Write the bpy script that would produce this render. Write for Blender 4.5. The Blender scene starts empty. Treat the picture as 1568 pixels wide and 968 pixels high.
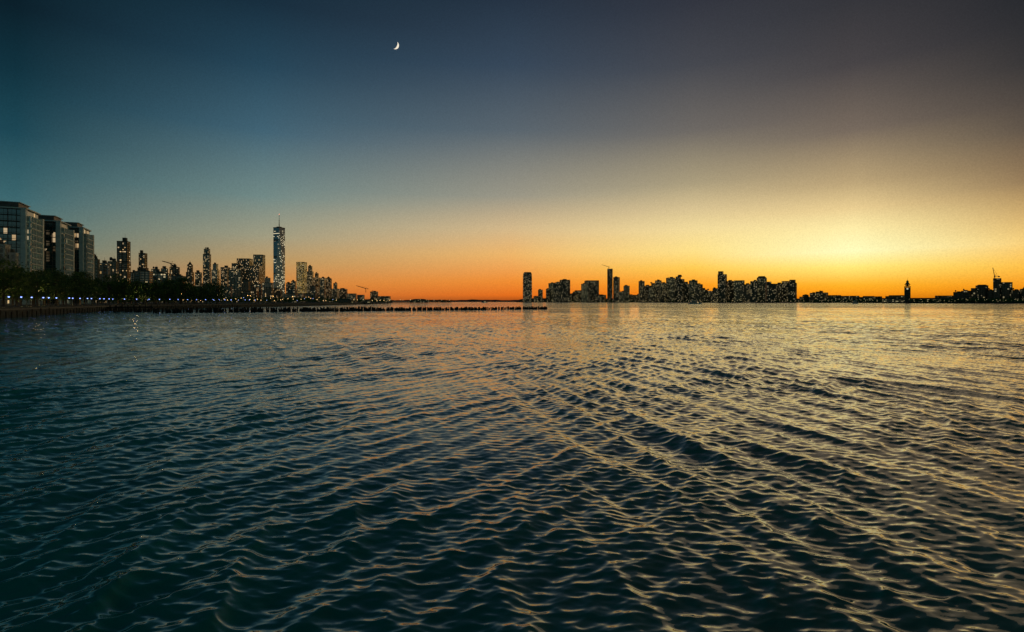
import bpy, math, random
import numpy as np
from mathutils import Vector
random.seed(7); rng=np.random.default_rng(11)
sc=bpy.context.scene
sc.view_settings.view_transform='Standard'; sc.view_settings.look='None'; sc.view_settings.exposure=0
F=813.0; CX=784.0; HY=462.0; H=5.0; G=3.0   # focal length in chart units, eye height, quay level
def lin(c):
    return tuple(((v/255)/12.92 if v/255<=0.04045 else ((v/255+0.055)/1.055)**2.4) for v in c)
def bx(px): return (px-CX)/F            # tangent of bearing
def zt(py,D): return (HY-py)/F*D+H      # height seen at distance

# ---------------- mesh builder
class MB:
    def __init__(s): s.v=[];s.f=[];s.m=[]
    def add(s,v,f,m):
        o=len(s.v); s.v+=v; s.f+=[tuple(i+o for i in q) for q in f]; s.m+=[m]*len(f)
    def box(s,x0,x1,y0,y1,z0,z1,m=0):
        s.add([(x0,y0,z0),(x1,y0,z0),(x1,y1,z0),(x0,y1,z0),(x0,y0,z1),(x1,y0,z1),(x1,y1,z1),(x0,y1,z1)],
              [(0,3,2,1),(4,5,6,7),(0,1,5,4),(1,2,6,5),(2,3,7,6),(3,0,4,7)],m)
    def frus(s,cx,cy,z0,z1,r0,r1,n=8,m=0,ph=0,sx=1,sy=1):
        v=[]
        for z,r in((z0,r0),(z1,r1)):
            for i in range(n):
                a=2*math.pi*i/n+ph; v.append((cx+r*math.cos(a)*sx,cy+r*math.sin(a)*sy,z))
        f=[(i,(i+1)%n,n+(i+1)%n,n+i) for i in range(n)]+[tuple(range(n,2*n)),tuple(range(n-1,-1,-1))]
        s.add(v,f,m)
    def limb(s,p,q,r0,r1,n=6,m=0):
        p=np.array(p,float);q=np.array(q,float);d=q-p;L=np.linalg.norm(d);d/=max(L,1e-6)
        a=np.cross(d,(0,0,1)) if abs(d[2])<.9 else np.cross(d,(1,0,0)); a/=np.linalg.norm(a); b=np.cross(d,a)
        v=[]
        for c,r in((p,r0),(q,r1)):
            for i in range(n):
                t=2*math.pi*i/n; v.append(tuple(c+a*r*math.cos(t)+b*r*math.sin(t)))
        s.add(v,[(i,(i+1)%n,n+(i+1)%n,n+i) for i in range(n)]+[tuple(range(n,2*n)),tuple(range(n-1,-1,-1))],m)
    def mesh(s,name,mats,smooth=False):
        me=bpy.data.meshes.new(name); me.from_pydata(s.v,[],s.f)
        for m in mats: me.materials.append(m)
        me.polygons.foreach_set('material_index',s.m)
        if smooth: me.polygons.foreach_set('use_smooth',[True]*len(s.f))
        me.update(); return me
    def obj(s,name,mats,loc=(0,0,0),rot=0,smooth=False):
        o=bpy.data.objects.new(name,s.mesh(name,mats,smooth)); o.location=loc; o.rotation_euler=(0,0,rot)
        sc.collection.objects.link(o); return o

# ---------------- materials
class NT:
    def __init__(s,nt): s.nt=nt; s.L=nt.links
    def n(s,t,**k):
        x=s.nt.nodes.new(t)
        for a,b in k.items(): setattr(x,a,b)
        return x
    def set(s,sock,v):
        if hasattr(v,'is_output'): s.L.new(v,sock)
        else: sock.default_value=v
    def math(s,op,a,b=None,c=None,clamp=False):
        x=s.n('ShaderNodeMath',operation=op,use_clamp=clamp); s.set(x.inputs[0],a)
        if b is not None: s.set(x.inputs[1],b)
        if c is not None: s.set(x.inputs[2],c)
        return x.outputs[0]
    def mix(s,f,a,b,bt='MIX'):
        x=s.n('ShaderNodeMix',data_type='RGBA',blend_type=bt); s.set(x.inputs[0],f)
        s.set(x.inputs[6],a if hasattr(a,'is_output') else (*a,1)); s.set(x.inputs[7],b if hasattr(b,'is_output') else (*b,1))
        return x.outputs[2]
    def maprange(s,v,a,b,c=0,d=1,it='LINEAR'):
        x=s.n('ShaderNodeMapRange',interpolation_type=it); s.set(x.inputs[0],v)
        for i,q in enumerate((a,b,c,d)): x.inputs[i+1].default_value=q
        return x.outputs[0]
def newmat(name):
    m=bpy.data.materials.new(name); m.use_nodes=True; t=NT(m.node_tree); b=m.node_tree.nodes['Principled BSDF']; return m,t,b
def simple(name,col,rough=.8,var=.35,scale=.6,metal=0,em=None,es=0):
    m,t,b=newmat(name)
    tc=t.n('ShaderNodeTexCoord'); no=t.n('ShaderNodeTexNoise'); no.inputs['Scale'].default_value=scale; no.inputs['Detail'].default_value=5
    t.L.new(tc.outputs['Object'],no.inputs['Vector'])
    f=t.maprange(no.outputs['Fac'],.3,.7)
    c=t.mix(f,tuple(v*(1-var) for v in col),tuple(min(1,v*(1+var)) for v in col))
    t.L.new(c,b.inputs['Base Color']); b.inputs['Roughness'].default_value=rough; b.inputs['Metallic'].default_value=metal
    if em: b.inputs['Emission Color'].default_value=(*em,1); b.inputs['Emission Strength'].default_value=es
    return m
def facade(name,wall,glass,cw,ch,p,ecol=(1,.75,.35),es=1.2,gr=.12,ior=1.9,mask=(.14,.86,.25,.85)):
    m,t,b=newmat(name)
    tc=t.n('ShaderNodeTexCoord'); sp=t.n('ShaderNodeSeparateXYZ'); t.L.new(tc.outputs['Object'],sp.inputs[0])
    sn=t.n('ShaderNodeSeparateXYZ'); t.L.new(tc.outputs['Normal'],sn.inputs[0])
    ax=t.math('ABSOLUTE',sn.outputs[0]); ay=t.math('ABSOLUTE',sn.outputs[1]); az=t.math('ABSOLUTE',sn.outputs[2])
    u=t.math('ADD',t.math('MULTIPLY',sp.outputs[0],ay),t.math('MULTIPLY',sp.outputs[1],ax))
    us=t.math('DIVIDE',t.math('ADD',u,500.0),cw); zs=t.math('DIVIDE',sp.outputs[2],ch)
    fu=t.math('FRACT',us); fz=t.math('FRACT',zs)
    oi=t.n('ShaderNodeObjectInfo')
    cb=t.n('ShaderNodeCombineXYZ'); t.L.new(t.math('FLOOR',us),cb.inputs[0]); t.L.new(t.math('FLOOR',zs),cb.inputs[1])
    t.L.new(t.math('ADD',t.math('MULTIPLY',oi.outputs['Random'],97.0),t.math('MULTIPLY',t.math('ROUND',ax),31.0)),cb.inputs[2])
    wn=t.n('ShaderNodeTexWhiteNoise',noise_dimensions='3D'); t.L.new(cb.outputs[0],wn.inputs[0])
    no=t.n('ShaderNodeTexNoise'); no.inputs['Scale'].default_value=.05; no.inputs['Detail'].default_value=2; t.L.new(tc.outputs['Object'],no.inputs['Vector'])
    th=t.math('SUBTRACT',1.0,t.math('MULTIPLY',t.maprange(no.outputs['Fac'],.35,.65,.2,1.8),p))
    lit=t.math('GREATER_THAN',wn.outputs['Value'],th)
    mk=t.math('MULTIPLY',t.math('MULTIPLY',t.math('GREATER_THAN',fu,mask[0]),t.math('LESS_THAN',fu,mask[1])),
              t.math('MULTIPLY',t.math('GREATER_THAN',fz,mask[2]),t.math('LESS_THAN',fz,mask[3])))
    mk=t.math('MULTIPLY',mk,t.math('LESS_THAN',az,.5))
    sc2=t.n('ShaderNodeSeparateColor'); t.L.new(wn.outputs['Color'],sc2.inputs[0])
    br=t.maprange(oi.outputs['Random'],0,1,.55,1.5)
    n2=t.n('ShaderNodeTexNoise'); n2.inputs['Scale'].default_value=.25; n2.inputs['Detail'].default_value=6; t.L.new(tc.outputs['Object'],n2.inputs['Vector'])
    vs=t.n('ShaderNodeVectorMath',operation='SCALE'); vs.inputs[0].default_value=wall; t.L.new(t.math('MULTIPLY',br,t.maprange(n2.outputs['Fac'],.3,.7,.7,1.25)),vs.inputs[3])
    g2=t.n('ShaderNodeVectorMath',operation='SCALE'); g2.inputs[0].default_value=glass; t.L.new(t.maprange(sc2.outputs[1],0,1,.4,1.8),g2.inputs[3])
    t.L.new(t.mix(mk,vs.outputs[0],g2.outputs[0]),b.inputs['Base Color'])
    t.L.new(t.maprange(mk,0,1,.8,gr),b.inputs['Roughness']); b.inputs['IOR'].default_value=ior
    t.L.new(t.mix(sc2.outputs[2],ecol,tuple(.5*(a+c) for a,c in zip(ecol,(1,.9,.65)))),b.inputs['Emission Color'])
    t.L.new(t.math('MULTIPLY',t.math('MULTIPLY',mk,lit),t.math('MULTIPLY',t.math('POWER',sc2.outputs[0],1.4),es)),b.inputs['Emission Strength'])
    return m
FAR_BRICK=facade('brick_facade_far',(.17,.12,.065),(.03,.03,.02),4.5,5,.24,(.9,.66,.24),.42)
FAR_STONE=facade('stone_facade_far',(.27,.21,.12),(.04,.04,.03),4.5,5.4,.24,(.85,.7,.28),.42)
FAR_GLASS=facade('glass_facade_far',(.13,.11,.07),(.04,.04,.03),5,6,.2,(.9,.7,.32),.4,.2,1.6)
MID_BRICK=facade('brick_facade',(.32,.23,.16),(.02,.03,.03),3.2,3.5,.17,(1,.58,.2),.75)
MID_STONE=facade('stone_facade',(.55,.49,.38),(.03,.045,.05),3.6,3.8,.16,(1,.66,.26),.7)
MID_GLASS=facade('glass_facade',(.25,.33,.31),(.04,.09,.09),4,3.8,.14,(1,.72,.32),.7,.08,2.8)
GOLD_LIT=facade('golden_lit_facade',(.5,.38,.14),(.4,.3,.1),4,4,.9,(1,.58,.1),1.0,.15,2.0)  # golden light on this tower put into wall, glass and window glow colours
TRIM_D=simple('dark_trim',(.1,.085,.055)); TRIM_M=simple('stone_trim',(.28,.24,.165)); TRIM_L=simple('pale_trim',(.5,.49,.44))
ROOF=simple('roof_plant',(.11,.1,.08)); STEEL=simple('painted_steel',(.12,.11,.1),.5,metal=.3)
WOOD=simple('weathered_timber',(.03,.025,.02),.9); STONE=simple('granite_seawall',(.05,.06,.055),.85,.6,.8)
def fl(n,c,s): return simple(n,(.8,.8,.8),.4,0,1,0,c,s)
LAMPW=fl('warm_lamp_glow',(1,.55,.16),7); LAMPB=fl('cool_lamp_glow',(.22,.34,1),4); LAMPR=fl('aviation_light_glow',(1,.2,.1),5)

# ---------------- towers
def tower(name,px0,px1,py,D,fac,trim,fh=3.6,bay=6,steps=None,roof='plant',jit=None,dr=.7,base=G):
    az=math.atan(bx((px0+px1)/2)); W=(px1-px0)/F*D*math.cos(az)
    j=random.choice((-1,1))*random.uniform(.1,.3) if jit is None else jit
    d=dr*W; w=(W-d*abs(math.sin(j)))/math.cos(j)
    top=zt(py,D)-base
    b=MB()
    segs=steps or [(1,1,1)]
    z0=-2
    for sg in segs:
        fw,fd,fhh=sg[:3]; ox=sg[3]*w if len(sg)>3 else 0
        hw=w*fw/2; hd=d*fd/2; z1=top*fhh
        b.box(ox-hw,ox+hw,-hd,hd,z0,z1,0)
        e=.35
        z=math.ceil((max(z0,0)+1)/fh)*fh
        while z<z1-.5:
            b.box(ox-hw-e,ox+hw+e,-hd-e,hd+e,z-.45,z+.25,1); z+=fh
        nb=max(2,int(2*hw/bay)); nd=max(2,int(2*hd/bay)); p=.5
        for i in range(nb+1):
            x=ox-hw+2*hw*i/nb
            for y in(-hd-.5,hd-.1): b.box(x-p,x+p,y,y+.6,max(z0,0)+.1,z1+.1,1)
        for i in range(1,nd):
            y=-hd+2*hd*i/nd
            for x in(ox-hw-.5,ox+hw-.1): b.box(x,x+.6,y-p,y+p,max(z0,0)+.1,z1+.1,1)
        for (a0,a1,c0,c1) in((ox-hw-.6,ox+hw+.6,-hd-.6,-hd),(ox-hw-.6,ox+hw+.6,hd,hd+.6),(ox-hw-.6,ox-hw,-hd,hd),(ox+hw,ox+hw+.6,-hd,hd)):
            b.box(a0,a1,c0,c1,z1+.12,z1+1.5,1)
        z0=z1
    if roof=='plant':
        u=random.uniform(-.2,.2)*w
        b.box(u-hw*.4,u+hw*.35,-hd*.5,hd*.5,z1,z1+min(6,top*.07)+1.5,2)
        b.box(u-hw*.15,u+hw*.75-abs(u),-hd*.3,hd*.2,z1,z1+2.6,2)
        if random.random()<.3: b.limb((u,0,z1),(u,0,z1+top*.1+4),.3,.12,5,2)
        if random.random()<.5:
            q=-hw*.6
            for sx in(-1,1):
                for sy in(-1,1): b.limb((q+sx,sy,z1),(q+sx,sy,z1+3),.15,.15,4,2)
            b.frus(q,0,z1+3,z1+6.5,1.9,1.9,10,2); b.frus(q,0,z1+6.5,z1+8,2.0,.1,10,2)
    elif roof=='pyramid':
        b.frus(0,0,z1+.2,z1+top*.1,hw*1.25,.3,4,1,math.pi/4,1,hd/hw)
        b.limb((0,0,z1+top*.1),(0,0,z1+top*.14),.4,.1,5,2)
    elif roof=='hip':
        b.frus(0,0,z1+.2,z1+top*.08,hw*1.38,hw*.9,4,2,math.pi/4,1,hd/hw)
    return b.obj(name,[fac,trim,ROOF],(bx((px0+px1)/2)*D,D,base),-az+j)

FARM=[FAR_BRICK,FAR_STONE,FAR_GLASS]
def dj(px):
    return float(np.interp(px,[800,950,1080,1220,1390,1568],[4300,3800,3000,2600,1700,1450]))
right=[ # px0 px1 ytop roof
(817,826,454,0),(824,831,444,0),(836,842,443,0),(840,851,434,0),(849,860,433,0),(857,873,429,0),(864,889,450,0),(890,900,435,0),(895,917,430,'flat'),(914,928,452,0),
(930,938,412,'flat'),(939,949,425,0),(948,957,447,0),(955,964,438,0),(960,979,452,0),(978,987,431,0),(984,997,438,0),(993,1006,434,0),(1003,1013,430,0),(1010,1022,434,0),(1020,1034,426,0),
(1034,1048,424,'hip'),(1046,1058,432,'flat'),(1055,1068,430,0),(1065,1076,436,0),(1076,1089,444,0),(1087,1100,442,0),(1099,1113,416,'flat'),(1112,1126,431,0),(1124,1140,430,'flat'),(1138,1151,436,0),
(1149,1160,431,0),(1159,1174,426,'hip'),(1172,1187,432,'flat'),(1185,1199,435,0),(1197,1209,431,'flat'),(1207,1220,429,'flat'),(1229,1238,452,0),(1240,1250,449,0),(1248,1268,447,0),(1266,1284,456,0)]
names=['apartment_tower','office_tower','high_rise_building']
for px0,px1,py,r in right:
    D=dj(px0)+random.uniform(-80,120)
    f=random.choice(FARM); st=None
    if px1-px0>11 and random.random()<.45: st=random.choice([[(1,1,.86),(.7,.8,1)],[(1,1,.8),(.6,.8,1,.15)],[(1,1,.9),(.5,.8,1,-.2)]])
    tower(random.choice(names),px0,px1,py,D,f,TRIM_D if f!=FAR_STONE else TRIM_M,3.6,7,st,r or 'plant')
for k in range(34):
    px=random.choice((random.uniform(838,905),random.uniform(975,1066),random.uniform(975,1066),random.uniform(1110,1208),random.uniform(1110,1208))); w=random.uniform(10,18)
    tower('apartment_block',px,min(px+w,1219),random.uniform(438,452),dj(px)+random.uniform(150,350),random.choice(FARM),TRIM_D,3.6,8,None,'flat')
for k in range(40):
    px=random.uniform(1222,1560); w=random.uniform(12,30)
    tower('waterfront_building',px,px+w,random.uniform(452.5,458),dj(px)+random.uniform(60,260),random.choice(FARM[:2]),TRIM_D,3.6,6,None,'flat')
for px0,px1,py,r in [(1460,1474,448,0),(1472,1487,446,0),(1487,1498,442,'flat'),(1494,1513,438,'hip'),(1512,1522,445,0),(1521,1533,427,'flat'),(1532,1550,433,'flat'),(1548,1562,445,0),(1562,1590,443,0)]:
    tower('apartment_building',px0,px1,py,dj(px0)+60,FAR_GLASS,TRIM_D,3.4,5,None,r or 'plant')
# tapered tall office tower with rounded crown at the river mouth
b=MB(); D=4300; w=13.5/F*D; hgt=zt(417,D)-G
for (z0,z1,f0,f1) in((-2,hgt*.8,1,.97),(hgt*.8,hgt*.93,.97,.93),(hgt*.93,hgt*.98,.93,.84),(hgt*.98,hgt,.84,.7)):
    b.frus(0,0,z0,z1,w*.707*f0,w*.707*f1,4,0,math.pi/4)
z=8
while z<hgt*.93: b.frus(0,0,z,z+.9,w*.707*.985+.5,w*.707*.985+.5,4,1,math.pi/4); z+=8
b.limb((0,0,hgt),(0,0,hgt+8),.6,.3,5,1)
b.obj('office_skyscraper',[FAR_GLASS,TRIM_D],(bx(807.5)*D,D,G),.03)

def crane(px,py_b,py_t,D,jibtan,jl,name='tower_crane'):
    b=MB(); z0=zt(py_b,D); z1=zt(py_t,D)
    for sx in(-1,1):
        for sy in(-1,1): b.limb((sx,sy,z0),(sx,sy,z1),.4,.4,4)
    n=int((z1-z0)/3)+1
    for i in range(n): 
        z=z0+(z1-z0)*i/n; b.limb((-1,-1,z),(1,-1,z+2.5),.2,.2,4); b.limb((1,1,z),(-1,1,z+2.5),.2,.2,4)
    e=(jl,0,z1+abs(jl)*jibtan)
    b.limb((0,-1,z1),e,.9,.5,4); b.limb((0,1,z1+1.5),(e[0],0,e[2]+1),.6,.4,4)
    for i in range(8):
        t=i/8; b.limb((jl*t,-.5,z1+abs(jl)*jibtan*t),(jl*(t+.1),.5,z1+1.5+abs(jl)*jibtan*t),.3,.3,4)
    s=-1 if jl>0 else 1
    b.limb((0,0,z1),(s*9,0,z1),.8,.8,4); b.box(s*9-2,s*9+2,-1.5,1.5,z1-3,z1,0)
    b.limb((0,0,z1),(s*4,0,z1+7),.4,.3,4); b.limb((s*4,0,z1+7),e,.2,.2,4)
    b.box(-1.6,1.6,-1.6,1.6,z1-3,z1-.2,0)
    b.obj(name,[STEEL],(bx(px)*D,D,0),-math.atan(bx(px)))
crane(932,412,409,3850,.35,-50)
crane(1523,444,423,1500,6,-4)
crane(262,412,404,1500,.3,-22)
crane(560,448,442,2300,.3,-40)

# ---------------- railway terminal with clock tower
D=1700; b=MB(); w=4.2/F*D*.83; ht=zt(440,D)-G
b.box(-w,w,-w,w,0,ht,0)
for z in np.linspace(4,ht-3,7): b.box(-w-.3,w+.3,-w-.3,w+.3,z,z+.6,1)
for sx in(-1,1):
    for sy in(-1,1): b.box(sx*w-.8,sx*w+.8,sy*w-.8,sy*w+.8,.2,ht+1.2,1)
b.box(-w-1.6,w+1.6,-w-1.6,w+1.6,ht+1.3,ht+2.6,1)
for sx in(-1,1):
    for sy in(-1,1): b.box(sx*w*.75-.7,sx*w*.75+.7,sy*w*.75-.7,sy*w*.75+.7,ht+2.6,ht+9,1)
b.box(-w*.5,w*.5,-w*.5,w*.5,ht+2.6,ht+8.9,0)
b.box(-w-.6,w+.6,-w-.6,w+.6,ht+9,ht+10,1)
b.frus(0,0,ht+10,ht+16,w*1.25,w*.5,4,2,math.pi/4); b.frus(0,0,ht+16,ht+19,w*.45,w*.45,8,1); b.frus(0,0,ht+19,ht+23,w*.5,.2,8,2)
b.limb((0,0,ht+23),(0,0,ht+29),.3,.1,5,2)
for s in(-1,1):
    v=[(math.cos(a)*2.6,s*(w+.42),ht-5+math.sin(a)*2.6) for a in np.linspace(0,2*math.pi,20,endpoint=False)]
    b.add(v,[tuple(range(20))],3)
b.obj('clock_tower',[simple('terminal_brick',(.14,.09,.06)),TRIM_M,simple('verdigris_copper',(.06,.13,.1)),fl('clock_face_glow',(1,.85,.5),.5)],(bx(1389.5)*D,D,G),-math.atan(bx(1389.5)))
b=MB(); L=95
b.box(-L,L,-12,12,0,9,0)
for i in range(24):
    x=-L+4+i*(2*L-8)/23; b.box(x-.6,x+.6,-12.9,-12,0,8.5,1)
b.box(-L-1,L+1,-13.5,13.5,9.05,10.2,1); b.frus(0,0,10.2,14,L*1.35,L*1.3,4,2,math.pi/4,1,.13)
b.obj('ferry_terminal',[FAR_STONE,TRIM_M,ROOF],(bx(1400)*D+20,D+10,G),-math.atan(bx(1400)))

# ---------------- Manhattan side skyline
left=[
(141,152,399,620,MID_STONE,TRIM_M,'plant',None),(150,168,405,640,MID_BRICK,TRIM_L,'plant',None),(166,181,402,760,MID_BRICK,TRIM_M,'plant',None),
(179,200,371,900,MID_BRICK,TRIM_D,'plant',[(1,1,.66),(.95,.9,1)]),(199,209,418,950,MID_GLASS,TRIM_D,'plant',None),(211,227,389,1100,MID_BRICK,TRIM_D,'plant',[(1,1,.7),(.75,.8,1)]),
(206,234,417,820,MID_GLASS,TRIM_M,'plant',None),(232,244,413,1300,MID_STONE,TRIM_M,'plant',None),(234,262,420,900,MID_GLASS,TRIM_M,'plant',None),(247,257,412,1400,MID_GLASS,TRIM_D,'plant',None),(260,275,410,1400,MID_BRICK,TRIM_D,'plant',None),
(262,284,424,950,MID_GLASS,TRIM_M,'plant',None),(285,297,406,1900,MID_BRICK,TRIM_D,'pyramid',[(1,1,.8),(.7,.7,1)]),(299,309,418,1500,MID_STONE,TRIM_M,'plant',None),
(311,323,382,2000,MID_STONE,TRIM_D,'plant',[(1,1,.9),(.75,.8,1)]),(324,336,405,2200,MID_GLASS,TRIM_M,'plant',[(1,1,.85),(.6,.8,1)]),(338,352,410,1900,MID_BRICK,TRIM_M,'plant',None),
(355,366,404,1800,MID_STONE,TRIM_D,'flat',None),(361,389,397,1850,MID_BRICK,TRIM_D,'flat',[(1,1,.75),(.88,.8,1)]),(388,406,391,1950,MID_STONE,TRIM_M,'flat',None),
(350,372,412,1700,MID_STONE,TRIM_D,'flat',None),(370,404,408,1750,MID_BRICK,TRIM_M,'flat',None),
(406,414,426,2400,MID_GLASS,TRIM_M,'plant',None),(438,446,434,2800,MID_BRICK,TRIM_D,'plant',None),(446,453,431,2800,MID_STONE,TRIM_D,'plant',None),
(454,470,402,2900,GOLD_LIT,TRIM_D,'flat',None),(470,480,408,3000,MID_STONE,TRIM_D,'plant',[(1,1,.85),(.6,.7,1)]),(480,490,419,3000,MID_BRICK,TRIM_D,'plant',[(1,1,.85),(.5,.7,1)]),(490,499,426,2900,MID_STONE,TRIM_D,'plant',None),
(498,508,427,3100,MID_BRICK,TRIM_D,'pyramid',None),(508,519,434,3100,MID_STONE,TRIM_D,'plant',[(1,1,.7),(.5,.6,1)]),(518,532,443,3200,MID_BRICK,TRIM_M,'plant',None),(531,546,450,3000,MID_STONE,TRIM_M,'flat',None),(547,558,452,2600,MID_GLASS,TRIM_M,'flat',None),
(567,579,447,2700,MID_BRICK,TRIM_D,'plant',None),(579,598,454,2800,MID_STONE,TRIM_M,'flat',None)]
for (a,c,y,D,f,t_,r,st) in left:
    tower(random.choice(names) if y<425 else 'apartment_block',a,c,y,D,f,t_,3.7,6 if D<1500 else 8,st,r,-random.uniform(.2,.42))
for k in range(42):
    px=random.uniform(142,500); w=random.uniform(10,22); D=random.uniform(700,1700)*(1 if px<380 else 1.5)
    tower('apartment_block',px,px+w,random.uniform(430,448)+(5 if px>420 else 0),D,random.choice([MID_BRICK,MID_STONE,MID_GLASS]),random.choice([TRIM_D,TRIM_M]),3.6,6,None,random.choice(('flat','plant')),-random.uniform(.2,.4))
# chamfered supertall with spire
D=3000; b=MB(); R=42; hb=28; hr=zt(350,D)-G
v=[]
for i in range(4):
    a=math.pi/4+i*math.pi/2; v.append((R*math.cos(a),R*math.sin(a),hb))
for i in range(4):
    a=i*math.pi/2+math.pi/2; v.append((R*.72*math.cos(a),R*.72*math.sin(a),hr))
f=[]
for i in range(4):
    f.append((i,(i+1)%4,4+i)); f.append((4+i,(i+1)%4,4+(i+1)%4))
f.append((4,5,6,7)); b.add(v,f,0)
b.frus(0,0,-2,hb,R,R,4,1,math.pi/4)
b.frus(0,0,hr+.1,hr+5,R*.74,R*.74,4,2,0); b.frus(0,0,hr+5.1,hr+9,14,14,16,2); 
b.frus(0,0,hr+9,hr+45,2.2,1.3,6,2); b.frus(0,0,hr+45,hr+80,1.3,.4,6,2)
for z in(20,45,70): b.frus(0,0,hr+z,hr+z+1.5,3,3,8,2)
b.frus(0,0,hr+80,hr+82,1.0,1.0,6,3)
TG=facade('curtain_wall_glass',(.2,.21,.2),(.18,.21,.21),5,4.2,.12,(1,.82,.45),.8,.1,2.8,(.06,.94,.1,.93))
b.obj('skyscraper_with_spire',[TG,MID_STONE,STEEL,LAMPR],(bx(427.5)*D,D,G),.42)

# ---------------- three near glass apartment towers
WHITE=simple('white_metal_panel',(.5,.68,.68),.45,.12); GREY=simple('grey_slab_edge',(.12,.2,.2),.6,.2)
NG=facade('apartment_glass',(.015,.07,.07),(.012,.07,.075),2.1,4.2,.07,(1,.55,.18),.5,.05,2.2,(.04,.96,.05,.9))
NL=facade('apartment_pale_glass',(.4,.56,.55),(.12,.25,.25),1.7,4.2,.05,(1,.7,.35),.4,.12,2.6,(.12,.88,.25,.85))
ux,uy=(-.447,.894); th=math.atan2(.894,-.447)-math.pi/2
def glass_tower(px,D,py,Wn,Ww):
    b=MB(); top=zt(py,D)-G; n=16; fh=(top-2)/n
    b.box(-Wn,0,0,Ww,-1,top-2,0)
    b.box(-.01,2.4,2.2,Ww-2.2,0,top-6,1)
    for k in range(1,n+1):
        z=k*fh
        b.box(-Wn-.4,.4,-.5,Ww+.4,z-.22,z,4)
        if z<top-6: b.box(2.4,3.0,1.9,Ww-1.9,z-.55,z-.05,2)
        b.box(-Wn*.55,-Wn*.08,-1.5,-.55,z-.2,z-.02,3)
        b.box(-Wn*.55,-Wn*.08,-1.5,-1.44,z+.9,z+1.0,3)
    for i in range(9):
        x=-Wn*i/8; b.box(x-.12,x+.12,-.45,0,0,top-2,3)
    b.box(-1.9,.7,-1.1,2.2,0,top-1.9,2)
    b.box(-.3,3.1,Ww-2.2,Ww+.7,0,top-5,2)
    for i in range(1,7):
        y=2.2+(Ww-4.4)*i/7; b.box(2.4,2.9,y-.25,y+.25,0,top-6,2)
    b.box(-Wn*.5-.4,-Wn*.5+.4,-1.0,0,0,top-2,4)
    b.box(-Wn-1,1.2,-1.6,Ww+1,top-1.85,top-1.1,2)
    b.box(-Wn*.8,-4,3,Ww-4,top-1.1,top+2.6,3); b.box(-Wn*.85,-3,2.4,Ww-3,top+2.6,top+3.0,2)
    for i in range(12):
        x=-Wn+i*Wn/11; b.limb((x,-1.3,top-1.1),(x,-1.3,top),.05,.05,4,3)
    b.box(-Wn,1,-1.35,-1.27,top-.08,top,3)
    b.obj('glass_apartment_tower',[NG,NL,WHITE,STEEL,GREY],(bx(px)*D,D,G),th)
glass_tower(38,350,316,34,25); glass_tower(91,400,336,32,25); glass_tower(126,440,346,30,23)
tower('brick_apartment_building',-22,14,378,315,MID_BRICK,TRIM_L,3.4,4,None,'plant',-.3)
tower('brick_apartment_building',10,26,391,318,MID_STONE,TRIM_L,3.4,4,None,'plant',-.3)

# ---------------- shoreline land
shoreL=[(-40,-400),(-67,-17),(-112,73),(-157,163),(-232,313),(-238,480),(-240,680),(-300,1200),(-450,2000),(-700,3100),(-790,3500),(-1400,4200)]
LAND=simple('city_ground',(.05,.05,.045),.95,.4,.05); PAVE=simple('promenade_paving',(.16,.155,.14),.85,.2,.4)
ASPH=simple('asphalt',(.05,.05,.05),.85,.3,1); PAINT=simple('road_paint',(.75,.75,.7),.6,.1); GRASS=simple('lawn_grass',(.045,.08,.03),.95,.4,.5)
def offs(pts,d,z):
    P=np.array(pts,float); T=np.gradient(P,axis=0); T/=np.linalg.norm(T,axis=1)[:,None]
    N=np.stack([-T[:,1],T[:,0]],1); Q=P+N*d
    return [(q[0],q[1],z) for q in Q]
def strip(b,pts,d0,d1,z,m=0,z2=None):
    a=offs(pts,d0,z); c=offs(pts,d1,z if z2 is None else z2); n=len(pts)
    b.add(a+c,[(i,i+1,n+i+1,n+i) for i in range(n-1)],m)
b=MB(); sh=[(x,y,G) for x,y in shoreL]
b.add(sh+[(-9000,4200,G),(-9000,-400,G)],[tuple(range(len(sh)+2))],0); b.obj('city_ground',[LAND])
near=shoreL[:8]
b=MB(); strip(b,near,.9,9,G+.004); b.obj('promenade',[PAVE])
b=MB(); strip(b,near,9.3,26,G+.1); strip(b,near,9.0,9.3,G+.11); b.obj('lawn',[GRASS])
b=MB(); strip(b,near,34,58,G+.008,0)
for d in(34.4,45.8,57.4): strip(b,near,d,d+.2,G+.012,1)
for k in range(2,6):
    p=np.array(near[k]);q=np.array(near[k+1]); L=np.linalg.norm(q-p); t=(q-p)/L; nn=np.array([-t[1],t[0]])
    for s in np.arange(0,L,9):
        for d in(38.2,42,49.8,53.6):
            c=p+t*s+nn*d; e=c+t*3; b.add([(*c,G+.012),(*e,G+.012),(*(e+nn*.15),G+.012),(*(c+nn*.15),G+.012)],[(0,1,2,3)],1)
b.obj('road',[ASPH,PAINT])
b=MB(); strip(b,near,33.7,34,G+.13); strip(b,near,33.99,34.0,G+.13,0,G); strip(b,near,58,58.3,G+.13); b.obj('kerb',[PAVE])
b=MB(); a=offs(shoreL,0,-1.5); c=offs(shoreL,0,G+.15); n=len(shoreL)
b.add(a+c,[(i,i+1,n+i+1,n+i) for i in range(n-1)],0)
strip(b,shoreL,0,.9,G+.15,1); strip(b,shoreL,-.25,0,G-.2,1); 
b.add(offs(shoreL,-.25,G-.2)+offs(shoreL,-.25,G-.7),[(i,i+1,n+i+1,n+i) for i in range(n-1)],1)
b.obj('seawall',[STONE,PAVE])
def along(s,pts=near):
    for p,q in zip(pts[:-1],pts[1:]):
        p=np.array(p,float);q=np.array(q,float);L=np.linalg.norm(q-p)
        if s<=L: t=(q-p)/L; return p+t*s,t,np.array([-t[1],t[0]])
        s-=L
    return q,t,np.array([-t[1],t[0]])
S0=np.linalg.norm(np.array(shoreL[1])-np.array(shoreL[0]))+100
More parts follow.
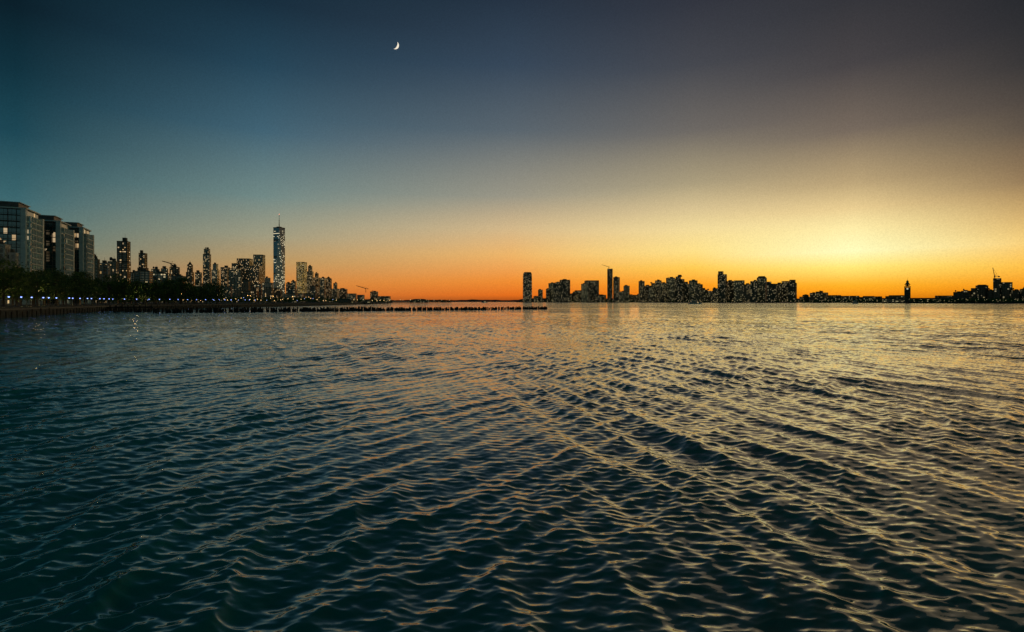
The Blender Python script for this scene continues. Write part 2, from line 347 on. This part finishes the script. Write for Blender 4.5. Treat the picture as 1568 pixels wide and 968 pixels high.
b=MB()
prev=None
for s in np.arange(S0,S0+620,2.2):
    p,t,nn=along(s); c=p+nn*.5
    b.limb((c[0],c[1],G+.15),(c[0],c[1],G+1.2),.05,.05,4)
    if prev is not None:
        for z in(.45,.75,1.2): b.limb((prev[0],prev[1],G+z),(c[0],c[1],G+z),.035,.035,4)
    prev=c
b.obj('promenade_railing',[STEEL])
b=MB()
for s in np.arange(S0,S0+420,4.5):
    p,t,nn=along(s); c=p-nn*.55; b.limb((c[0],c[1],-1.2),(c[0],c[1],random.uniform(1.6,2.6)),.2,.18,6)
b.obj('fender_piles',[WOOD])

# ---------------- street lamps
def lampmesh(glow,h,name):
    b=MB(); b.frus(0,0,0,.5,.22,.16,8,0); b.frus(0,0,.5,h,.09,.06,8,0)
    b.limb((0,0,h),(0,-.7,h+.25),.05,.04,6,0); b.frus(0,-.8,h+.1,h+.3,.34,.12,10,0)
    b.frus(0,-.8,h-.22,h+.09,.16,.28,10,1); return b.mesh(name,[STEEL,glow],False)
LW=lampmesh(LAMPW,8,'street_lamp'); LB=lampmesh(LAMPB,3.6,'promenade_lamp')
def put(me,x,y,z,rz=0,s=1,name=None):
    o=bpy.data.objects.new(name or me.name,me); o.location=(x,y,z); o.rotation_euler=(0,0,rz); o.scale=(s,s,s); sc.collection.objects.link(o); return o
for i,s in enumerate(np.arange(S0+60,S0+460,11)):
    p,t,nn=along(s); c=p+nn*3; put(LB,c[0],c[1],G,random.uniform(0,6))
pts=[]
for i,s in enumerate(np.arange(S0+70,S0+700,27)):
    p,t,nn=along(s); c=p+nn*(19 if i%2 else 31); put(LW,c[0],c[1],G,math.atan2(nn[1],nn[0])+math.pi/2*(1 if i%2 else -1))
    if i<10: pts.append((c[0],c[1],G+7.2))
for i,(x,y,z) in enumerate(pts):
    l=bpy.data.lights.new('lamp_light','POINT'); l.energy=2000; l.color=(1,.66,.28); l.shadow_soft_size=1.0
    o=bpy.data.objects.new('street_lamp_light',l); o.location=(x,y,z-.4); sc.collection.objects.link(o)
b=MB()
for px in list(np.arange(215,600,6.5)):
    D=float(np.interp(px,[215,500,600],[420,900,2000])); x=bx(px+random.uniform(-2,2))*D-8; r=.2*D/600+.05
    z=G+random.uniform(3,7); b.limb((x,D,G),(x,D,z),.1,.07,5,0); b.frus(x,D,z,z+2*r,r,r*.8,8,random.choice((1,1,2,1)))
b.obj('waterfront_lamp_row',[STEEL,fl('quay_lamp_glow',(1,.6,.22),4),fl('quay_cool_lamp_glow',(.4,.5,1),2.5)])
b=MB()
for px in np.arange(812,1575,7):
    px+=random.uniform(-3,3); D=dj(px)-25; x=bx(px)*D; r=.42*D/1600; z=G+random.uniform(3,9)
    b.limb((x,D,G),(x,D,z),.15,.1,5,0); b.frus(x,D,z,z+1.6*r,r,r*.8,8,1)
WD=fl('distant_lamp_glow',(1,.75,.35),1.5)
b.obj('waterfront_lamp_row',[STEEL,WD])

# ---------------- trees
def leafmat():
    m,t,b=newmat('tree_foliage'); tc=t.n('ShaderNodeTexCoord'); no=t.n('ShaderNodeTexNoise'); no.inputs['Scale'].default_value=.5; no.inputs['Detail'].default_value=3
    t.L.new(tc.outputs['Object'],no.inputs['Vector'])
    t.L.new(t.mix(t.maprange(no.outputs['Fac'],.35,.65),(.03,.08,.015),(.1,.19,.03)),b.inputs['Base Color']); b.inputs['Roughness'].default_value=.7
    return m
LEAF=leafmat(); BARK=simple('tree_bark',(.07,.055,.04),.9)
def leafquads(b,c,n,sig,sz,m):
    P=rng.normal(0,1,(n,3))*sig+np.array(c); A=rng.normal(0,1,(n,3)); A/=np.linalg.norm(A,axis=1)[:,None]
    B=np.cross(A,rng.normal(0,1,(n,3))); B/=np.linalg.norm(B,axis=1)[:,None]; S=rng.uniform(.6,1.4,n)*sz
    for p,a,q,s in zip(P,A,B,S):
        b.add([tuple(p-a*s),tuple(p+q*s*.6),tuple(p+a*s),tuple(p-q*s*.6)],[(0,1,2,3)],m)
def treemesh(h,cr):
    b=MB(); b.frus(0,0,-.2,h*.3,.38,.26,8,0); b.limb((0,0,h*.3),(.2,.1,h*.75),.26,.08,6,0)
    for i in range(34):
        a=random.uniform(0,6.28); v=random.random(); rr=cr*math.sin(math.pi*min(1,.15+.8*v))*random.uniform(.35,1); z=h*(.25+.72*v)
        c=(rr*math.cos(a),rr*math.sin(a),z)
        if i%2==0: b.limb((0,0,h*(.22+.4*v)),c,.12,.03,5,0)
        leafquads(b,c,62,np.array([1.0,1.0,.7])*cr*.17,.3,1)
    return b.mesh('plane_tree',[BARK,LEAF])
TM=[treemesh(15,6),treemesh(17,6.5),treemesh(14,5.5),treemesh(16,5.5)]
for s in np.arange(S0+60,S0+420,7.5):
    p,t,nn=along(s)
    for d in (14,28):
        if random.random()<.12: continue
        c=p+nn*(d+random.uniform(-2,2)); put(random.choice(TM),c[0]+random.uniform(-1,1),c[1],G,random.uniform(0,6),random.uniform(.85,1.25),'plane_tree')
b=MB()
for k in range(520):
    px=random.uniform(150,600); D=float(np.interp(px,[150,300,500,600],[430,620,1000,2300]))*random.uniform(1,1.25); x=bx(px)*D
    if k%4==0: b.limb((x,D,G),(x,D,G+6),.3,.15,5,0)
    leafquads(b,(x,D,G+random.uniform(3,8)),30,np.array([3.5,3.5,1.6])*(D/900)**.5,.9*(D/900)**.5,1)
b.obj('distant_tree_row',[BARK,LEAF])
b=MB()
for k in range(700):
    px=random.uniform(812,1600); D=dj(px)+random.uniform(-15,60); x=bx(px)*D
    if k%4==0: b.limb((x,D,G),(x,D,G+6),.3,.15,5,0)
    leafquads(b,(x,D,G+random.uniform(2,8)),14,np.array([6,6,2.2]),2.2,1)
b.obj('distant_tree_row',[BARK,LEAF])

# ---------------- far land
sh=[]
for px in (790,812,860,950,1080,1150,1220,1300,1390,1480,1568,1640): D=dj(px)-40; sh.append((bx(px)*D,D))
sh.append((1450,900)); sh.append((1480,-400))
b=MB(); n=len(sh)
b.add([(x,y,G) for x,y in sh]+[(9000,-400,G),(9000,9000,G),(bx(790)*9000,9000,G)],[tuple(range(n+3))],0)
b.add([(x,y,G) for x,y in sh]+[(x,y,-1) for x,y in sh],[(i+1,i,n+i,n+i+1) for i in range(n-1)],0)
b.obj('far_shore_ground',[LAND])
HILL=simple('distant_hillside',(.05,.045,.035),1,.3,.002)
def ridge(name,p0,p1,D,y0,amp,seed):
    b=MB(); r=random.Random(seed); n=160; v=[];ph=[r.uniform(0,6.28) for _ in range(6)]
    for i in range(n+1):
        px=p0+(p1-p0)*i/n; e=min(1,i/8,(n-i)/8); z=zt(y0,D)*e*(1+amp*sum(math.sin(i*.13*(k+1)+ph[k])/(k+1) for k in range(6)))
        v+= [(bx(px)*D,D,-1),(bx(px)*D,D+300,max(z,.5)),(bx(px)*D,D+1500,-1)]
    f=[]
    for i in range(n): a=3*i; f+=[(a,a+3,a+4,a+1),(a+1,a+4,a+5,a+2)]
    b.add(v,f,0); b.obj(name,[HILL])
ridge('distant_hills',560,840,9500,459.2,.12,3); ridge('distant_hills',780,1250,7500,456.5,.1,5); ridge('distant_hills',1150,1800,4200,456,.08,8)

# ---------------- piers on the left bank
def pier(px1,D,wd,shed=None,name='river_pier'):
    x1=bx(px1)*D; x0=float(np.interp(D,[680,1200,2000,3100],[-240,-300,-450,-700]))-5
    b=MB(); b.box(x0,x1,-wd/2,wd/2,2.2,3.0,0)
    for x in np.arange(x0+2,x1,7):
        for y in(-wd/2+1,wd/2-1): b.frus(x,y,-1.5,2.2,.35,.35,6,1)
    if shed:
        for a,c,h in shed:
            xa=bx(a)*D;xc=bx(c)*D; b.box(xa,xc,-wd*.3,wd*.3,3,3+h,2); b.frus((xa+xc)/2,0,3+h,3+h*1.5,(xc-xa)*.74,(xc-xa)*.3,4,3,math.pi/4,1,wd*.6/(xc-xa))
    for x in np.arange(x0+5,x1,24):
        b.limb((x,-wd/2+1,3),(x,-wd/2+1,9),.12,.08,5,1); b.frus(x,-wd/2+1,9,9.9,.5,.4,8,4)
    b.obj(name,[PAVE,WOOD,FAR_STONE,ROOF,WD],(0,D,0))
pier(598,1000,25,[(520,540,5),(556,566,4)]); pier(690,1650,30,[(628,656,7)]); pier(655,1300,25)
b=MB()
for k in range(60):
    D=1650; px=random.uniform(628,692); leafquads(b,(bx(px)*D,D+random.uniform(-8,8),5+random.uniform(0,4)),24,np.array([3,3,1.6]),1.1,1)
    if k%3==0: b.limb((bx(px)*D,D,3),(bx(px)*D,D,7),.25,.15,5,0)
b.obj('pier_tree_row',[BARK,LEAF])
b=MB()
def pile(x,y,h):
    r=random.uniform(.24,.4); dx,dy=random.uniform(-.15,.15),random.uniform(-.1,.1)
    b.limb((x,y,-1.2),(x+dx,y+dy,h),r,r*.85,7,0)
A=np.array([bx(238)*232,232.]); B_=np.array([bx(838)*345,345.])
for row in range(5):
    for t in np.arange(0,1,.0075 if row<2 else .011):
        if random.random()<.22: continue
        p=A+(B_-A)*t+np.array([random.uniform(-.5,.5),row*4.2+random.uniform(-.5,.5)])
        for q in range(random.choice((1,1,2,3))): pile(p[0]+q*.6,p[1]+random.uniform(-.3,.3),random.uniform(.9,2.4)*(1 if t<.45 else .85))
for k in range(60):
    pile(bx(random.uniform(178,245))*random.uniform(250,262),random.uniform(250,262),random.uniform(.6,1.8))
b.obj('old_pier_pilings',[WOOD])
b=MB(); b.box(-14,14,-4,4,1.6,2.1,0)
for x in np.linspace(-13,13,10):
    for y in(-3.5,3.5): b.frus(x,y,-1,3.0,.2,.18,6,0)
b.obj('timber_landing',[WOOD],(bx(196)*292,292,0),.2)
def boat(px,D,L,name):
    b=MB(); n=10; v=[]
    for z,k in((-.3,.8),(1.8,1.)):
        for i in range(n+1):
            t=i/n; v.append((-L/2+L*t,-L*.13*k*(1-t**4),z+(.5*t if z>0 else 0)))
        for i in range(n,-1,-1):
            t=i/n; v.append((-L/2+L*t,L*.13*k*(1-t**4),z+(.5*t if z>0 else 0)))
    m=2*(n+1); b.add(v,[(i,(i+1)%m,m+(i+1)%m,m+i) for i in range(m)]+[tuple(range(m,2*m))],0)
    b.box(-L*.42,L*.25,-L*.1,L*.1,1.9,4.2,1); b.box(-L*.44,L*.27,-L*.11,L*.11,4.2,4.45,0)
    b.box(-L*.3,L*.18,-L*.08,L*.08,4.45,6.4,1); b.box(-L*.32,L*.2,-L*.09,L*.09,6.4,6.6,0); b.box(L*.05,L*.16,-L*.05,L*.05,6.6,8.4,1)
    b.limb((0,0,6.6),(0,0,12),.12,.06,5,0); b.frus(-L*.2,0,6.6,8.6,.8,.6,10,0)
    b.obj(name,[WHITE,MID_STONE],(bx(px)*D,D,0),-.1)
boat(1064,1150,28,'passenger_ferry'); boat(1310,1300,14,'motor_boat'); boat(742,2600,30,'passenger_ferry')

# ---------------- moon (sunlit crescent of the sphere)
dist=24000; f=np.array([bx(605),1,(HY-69)/F]); f/=np.linalg.norm(f); r=np.cross(f,(0,0,1)); r/=np.linalg.norm(r); u=np.cross(r,f)
be=math.radians(-28); r2=math.cos(be)*r+math.sin(be)*u; u2=-math.sin(be)*r+math.cos(be)*u; R=4.6/F*dist*1.1; C=f*dist
b=MB(); n=24;m=6; v=[]
for i in range(n+1):
    ph=-math.pi/2+math.pi*i/n
    for k in range(m+1):
        la=math.radians(30)+(math.radians(60))*k/m
        v.append(tuple(C+R*(math.cos(ph)*math.sin(la)*r2+math.sin(ph)*u2-math.cos(ph)*math.cos(la)*f)))
b.add(v,[(i*(m+1)+k,i*(m+1)+k+1,(i+1)*(m+1)+k+1,(i+1)*(m+1)+k) for i in range(n) for k in range(m)],0)
b.obj('crescent_moon',[fl('sunlit_moon',(1,.9,.72),.9)])

# ---------------- water
rad=np.concatenate([[1.2,2.0,3.5],np.geomspace(5,500,1250),np.geomspace(515,60000,60)])
ang=np.concatenate([np.radians(np.linspace(-56,56,1150)),np.radians(np.linspace(56,304,52)[1:-1])])
nr,na=len(rad),len(ang); Rr,Aa=np.meshgrid(rad,ang,indexing='ij'); X=(Rr*np.sin(Aa)).ravel(); Y=(Rr*np.cos(Aa)).ravel(); RR=Rr.ravel()
fine=(np.abs(((Aa.ravel()+np.pi)%(2*np.pi))-np.pi)<np.radians(56.1))
sp=np.where(fine,.0037*RR,.06*RR)
Z=np.zeros_like(X); DX=np.zeros_like(X); DY=np.zeros_like(X)
gust=.85+.35*np.sin(X*.13+Y*.05+1)*np.sin(Y*.09-X*.04+2)+.3*np.sin(X*.31-Y*.21)*np.sin(X*.12+Y*.27)
def train(ang0,spread,l0,l1,n,slope):
    for i in range(n):
        l=math.exp(rng.uniform(math.log(l0),math.log(l1))); a=ang0+rng.normal(0,spread); k=2*math.pi/l
        am=slope*math.sqrt(2/n)/k; kx,ky=math.cos(a),math.sin(a)
        w=np.clip(l/(2.2*sp)-1,0,1); ix=np.nonzero(w>0)[0]
        x=X[ix];y=Y[ix]; ph=k*(kx*x+ky*y)+rng.uniform(0,6.28)+.9*np.sin(.25*x*rng.uniform(.5,1.5)+rng.uniform(0,6))+.9*np.sin(.22*y*rng.uniform(.5,1.5)+rng.uniform(0,6))
        A_=am*w[ix]*gust[ix]; Z[ix]+=A_*np.cos(ph); s=np.sin(ph)*A_*.95; DX[ix]-=s*kx; DY[ix]-=s*ky
train(math.atan2(.3,1),.12,.45,2.6,28,.125)
train(math.atan2(.62,-.78),.14,.45,2.3,28,.12)
train(math.atan2(1,.1),.42,.11,.6,60,.16)
train(math.atan2(.6,.8),.5,3,8,8,.035)
co=np.stack([X+DX,Y+DY,Z],1).astype(np.float32)
idx=np.arange(nr*na).reshape(nr,na); a0=idx[:-1]; a1=idx[1:]; 
q=np.stack([a0,np.roll(a0,-1,1),np.roll(a1,-1,1),a1],-1).reshape(-1,4)[:, ::-1].astype(np.int32)
cen=nr*na; co=np.vstack([co,[[0,0,0]]]).astype(np.float32)
tri=np.stack([np.full(na,cen),idx[0],np.roll(idx[0],-1)],1)[:, ::-1].astype(np.int32)
me=bpy.data.meshes.new('river_water'); me.vertices.add(len(co)); me.vertices.foreach_set('co',co.ravel())
lo=np.concatenate([q.ravel(),tri.ravel()]); me.loops.add(len(lo)); me.loops.foreach_set('vertex_index',lo)
ls=np.concatenate([np.arange(len(q))*4,len(q)*4+np.arange(len(tri))*3]).astype(np.int32); me.polygons.add(len(ls)); me.polygons.foreach_set('loop_start',ls)
me.polygons.foreach_set('use_smooth',np.ones(len(ls),bool)); me.update(calc_edges=True); me.validate()
m,t,b_=newmat('river_water')
ge=t.n('ShaderNodeNewGeometry')
ln=t.n('ShaderNodeVectorMath',operation='LENGTH'); t.L.new(ge.outputs['Position'],ln.inputs[0]); dist_=ln.outputs['Value']
def nf(scale,sx,sy,rot,det,amp):
    mp=t.n('ShaderNodeMapping'); mp.inputs['Rotation'].default_value=(0,0,rot); mp.inputs['Scale'].default_value=(sx*scale,sy*scale,scale); t.L.new(ge.outputs['Position'],mp.inputs['Vector'])
    no=t.n('ShaderNodeTexNoise'); no.inputs['Scale'].default_value=1; no.inputs['Detail'].default_value=det; t.L.new(mp.outputs[0],no.inputs['Vector'])
    s=t.n('ShaderNodeVectorMath',operation='SUBTRACT'); t.L.new(no.outputs['Color'],s.inputs[0]); s.inputs[1].default_value=(.5,.5,.5)
    mu=t.n('ShaderNodeVectorMath',operation='SCALE'); t.L.new(s.outputs[0],mu.inputs[0]); t.set(mu.inputs[3],amp); return mu.outputs[0],no.outputs['Fac']
v1,_=nf(9,.5,1,.15,4,t.maprange(dist_,5,60,.35,.6))
v2,_=nf(1.8,.45,1,-.2,4,t.maprange(dist_,30,140,0,1.0))
v3,p3=nf(.12,.35,1,.2,3,t.maprange(dist_,80,500,0,.7))
v4,p4=nf(.014,.25,1,.1,5,0.0)
ad=t.n('ShaderNodeVectorMath',operation='ADD'); t.L.new(v1,ad.inputs[0]); t.L.new(v2,ad.inputs[1])
ad2=t.n('ShaderNodeVectorMath',operation='ADD'); t.L.new(ad.outputs[0],ad2.inputs[0]); t.L.new(v3,ad2.inputs[1])
sl=t.n('ShaderNodeVectorMath',operation='SCALE'); t.L.new(ad2.outputs[0],sl.inputs[0]); t.L.new(t.maprange(p4,.38,.62,.45,1.5),sl.inputs[3])
fl_=t.n('ShaderNodeVectorMath',operation='MULTIPLY'); t.L.new(sl.outputs[0],fl_.inputs[0]); fl_.inputs[1].default_value=(1,1,0)
an=t.n('ShaderNodeVectorMath',operation='ADD'); t.L.new(ge.outputs['Normal'],an.inputs[0]); t.L.new(fl_.outputs[0],an.inputs[1])
nm=t.n('ShaderNodeVectorMath',operation='NORMALIZE'); t.L.new(an.outputs[0],nm.inputs[0]); t.L.new(nm.outputs[0],b_.inputs['Normal'])
t.L.new(t.mix(t.maprange(p3,.35,.65),(.002,.16,.135),(.006,.26,.22)),b_.inputs['Base Color'])
b_.inputs['Roughness'].default_value=.05; b_.inputs['IOR'].default_value=1.85
me.materials.append(m); o=bpy.data.objects.new('river_water',me); sc.collection.objects.link(o)

# ---------------- sky
w=bpy.data.worlds.new('World'); sc.world=w; w.use_nodes=True; t=NT(w.node_tree); bg=w.node_tree.nodes['Background']
tc=t.n('ShaderNodeTexCoord'); sp_=t.n('ShaderNodeSeparateXYZ'); t.L.new(tc.outputs['Generated'],sp_.inputs[0])
azn=t.math('ARCTAN2',sp_.outputs[0],sp_.outputs[1]); el=t.math('DIVIDE',t.math('ARCSINE',sp_.outputs[2]),math.pi/2)
def ramp(px,stops,hi):
    ln_=math.hypot(1,bx(px)); cr=t.n('ShaderNodeValToRGB'); t.L.new(el,cr.inputs[0]); r=cr.color_ramp; r.interpolation='LINEAR'
    L=[(max(0,math.atan(((HY-y)/F)/ln_)/(math.pi/2)),c) for y,c in stops]; L.sort()
    L+=[(math.radians(e)/(math.pi/2),c) for e,c in hi]
    r.elements[0].position=L[0][0]; r.elements[0].color=(*lin(L[0][1]),1); r.elements[1].position=L[-1][0]; r.elements[1].color=(*lin(L[-1][1]),1)
    for p,c in L[1:-1]: e=r.elements.new(p); e.color=(*lin(c),1)
    return cr.outputs[0]
A=ramp(0,[(0,(6,29,40)),(100,(12,48,61)),(200,(26,70,84)),(300,(57,101,109)),(370,(90,120,114)),(430,(128,124,98)),(460,(130,106,72))],[(45,(4,46,48)),(90,(3,36,35))])
B=ramp(400,[(0,(21,44,60)),(100,(36,68,87)),(200,(64,98,115)),(300,(112,136,133)),(360,(157,154,128)),(400,(184,150,98)),(435,(206,134,64)),(460,(188,104,44))],[(45,(8,42,46)),(90,(4,34,34))])
Cc=ramp(784,[(0,(36,50,66)),(100,(53,70,88)),(200,(88,100,109)),(300,(153,149,133)),(350,(211,183,137)),(390,(237,180,104)),(430,(240,142,52)),(452,(228,110,30)),(461,(160,74,24))],[(45,(14,37,42)),(90,(5,30,30))])
Dm=ramp(1060,[(0,(48,51,61)),(100,(68,70,77)),(200,(108,103,98)),(280,(170,156,124)),(320,(216,194,145)),(350,(242,218,154)),(385,(254,224,136)),(410,(255,204,84)),(435,(253,160,34)),(455,(241,124,16)),(461,(160,80,14))],[(45,(28,33,36)),(90,(7,25,26))])
Dd=ramp(1300,[(0,(51,51,56)),(100,(70,66,68)),(200,(117,104,92)),(280,(187,163,120)),(320,(234,206,146)),(350,(255,236,168)),(385,(255,252,188)),(410,(255,232,118)),(435,(255,182,42)),(455,(246,142,14)),(461,(165,92,12))],[(45,(34,31,28)),(90,(7,20,21))])
E=ramp(1560,[(0,(34,36,41)),(100,(48,47,49)),(200,(87,76,67)),(280,(142,115,82)),(330,(205,167,104)),(370,(246,204,118)),(410,(253,188,66)),(440,(242,146,22)),(461,(155,82,10))],[(45,(26,23,22)),(90,(6,15,17))])
def ml(a,b,x0,x1): return t.mix(t.maprange(azn,math.radians(x0),math.radians(x1)),a,b)
c=ml(A,B,-43,-25); c=ml(c,Cc,-25,0); c=ml(c,Dm,0,19); c=ml(c,Dd,19,32); c=ml(c,E,33,45); c=ml(c,A,50,110)
gn=t.n('ShaderNodeTexNoise'); gn.inputs['Scale'].default_value=520; gn.inputs['Detail'].default_value=1; t.L.new(tc.outputs['Generated'],gn.inputs['Vector'])
gs=t.n('ShaderNodeVectorMath',operation='SCALE'); t.L.new(c,gs.inputs[0]); t.L.new(t.maprange(gn.outputs['Fac'],.25,.75,.93,1.07),gs.inputs[3])
sky=t.n('ShaderNodeTexSky'); sky.sky_type='NISHITA'; sky.sun_disc=False; sky.sun_elevation=math.radians(-1.5); sky.sun_rotation=math.radians(33)
ns=t.n('ShaderNodeVectorMath',operation='SCALE'); t.L.new(sky.outputs[0],ns.inputs[0]); ns.inputs[3].default_value=.01
ad=t.n('ShaderNodeVectorMath',operation='ADD'); t.L.new(gs.outputs[0],ad.inputs[0]); t.L.new(ns.outputs[0],ad.inputs[1])
t.L.new(ad.outputs[0],bg.inputs[0]); bg.inputs[1].default_value=1
# afterglow key
l=bpy.data.lights.new('sun','SUN'); l.energy=.1; l.color=(1,.72,.4); l.angle=math.radians(50)
so=bpy.data.objects.new('sun',l); a=math.radians(36); e=math.radians(2); dv=Vector((math.sin(a)*math.cos(e),math.cos(a)*math.cos(e),math.sin(e)))
so.rotation_euler=dv.to_track_quat('Z','Y').to_euler(); sc.collection.objects.link(so)
# ---------------- camera
cd=bpy.data.cameras.new('camera'); cd.sensor_width=36; cd.lens=36*F/1568; cd.shift_y=-22/1568; cd.clip_end=200000; cd.clip_start=.1
co_=bpy.data.objects.new('camera',cd); co_.location=(0,0,H); co_.rotation_euler=(math.radians(90),0,0); sc.collection.objects.link(co_); sc.camera=co_
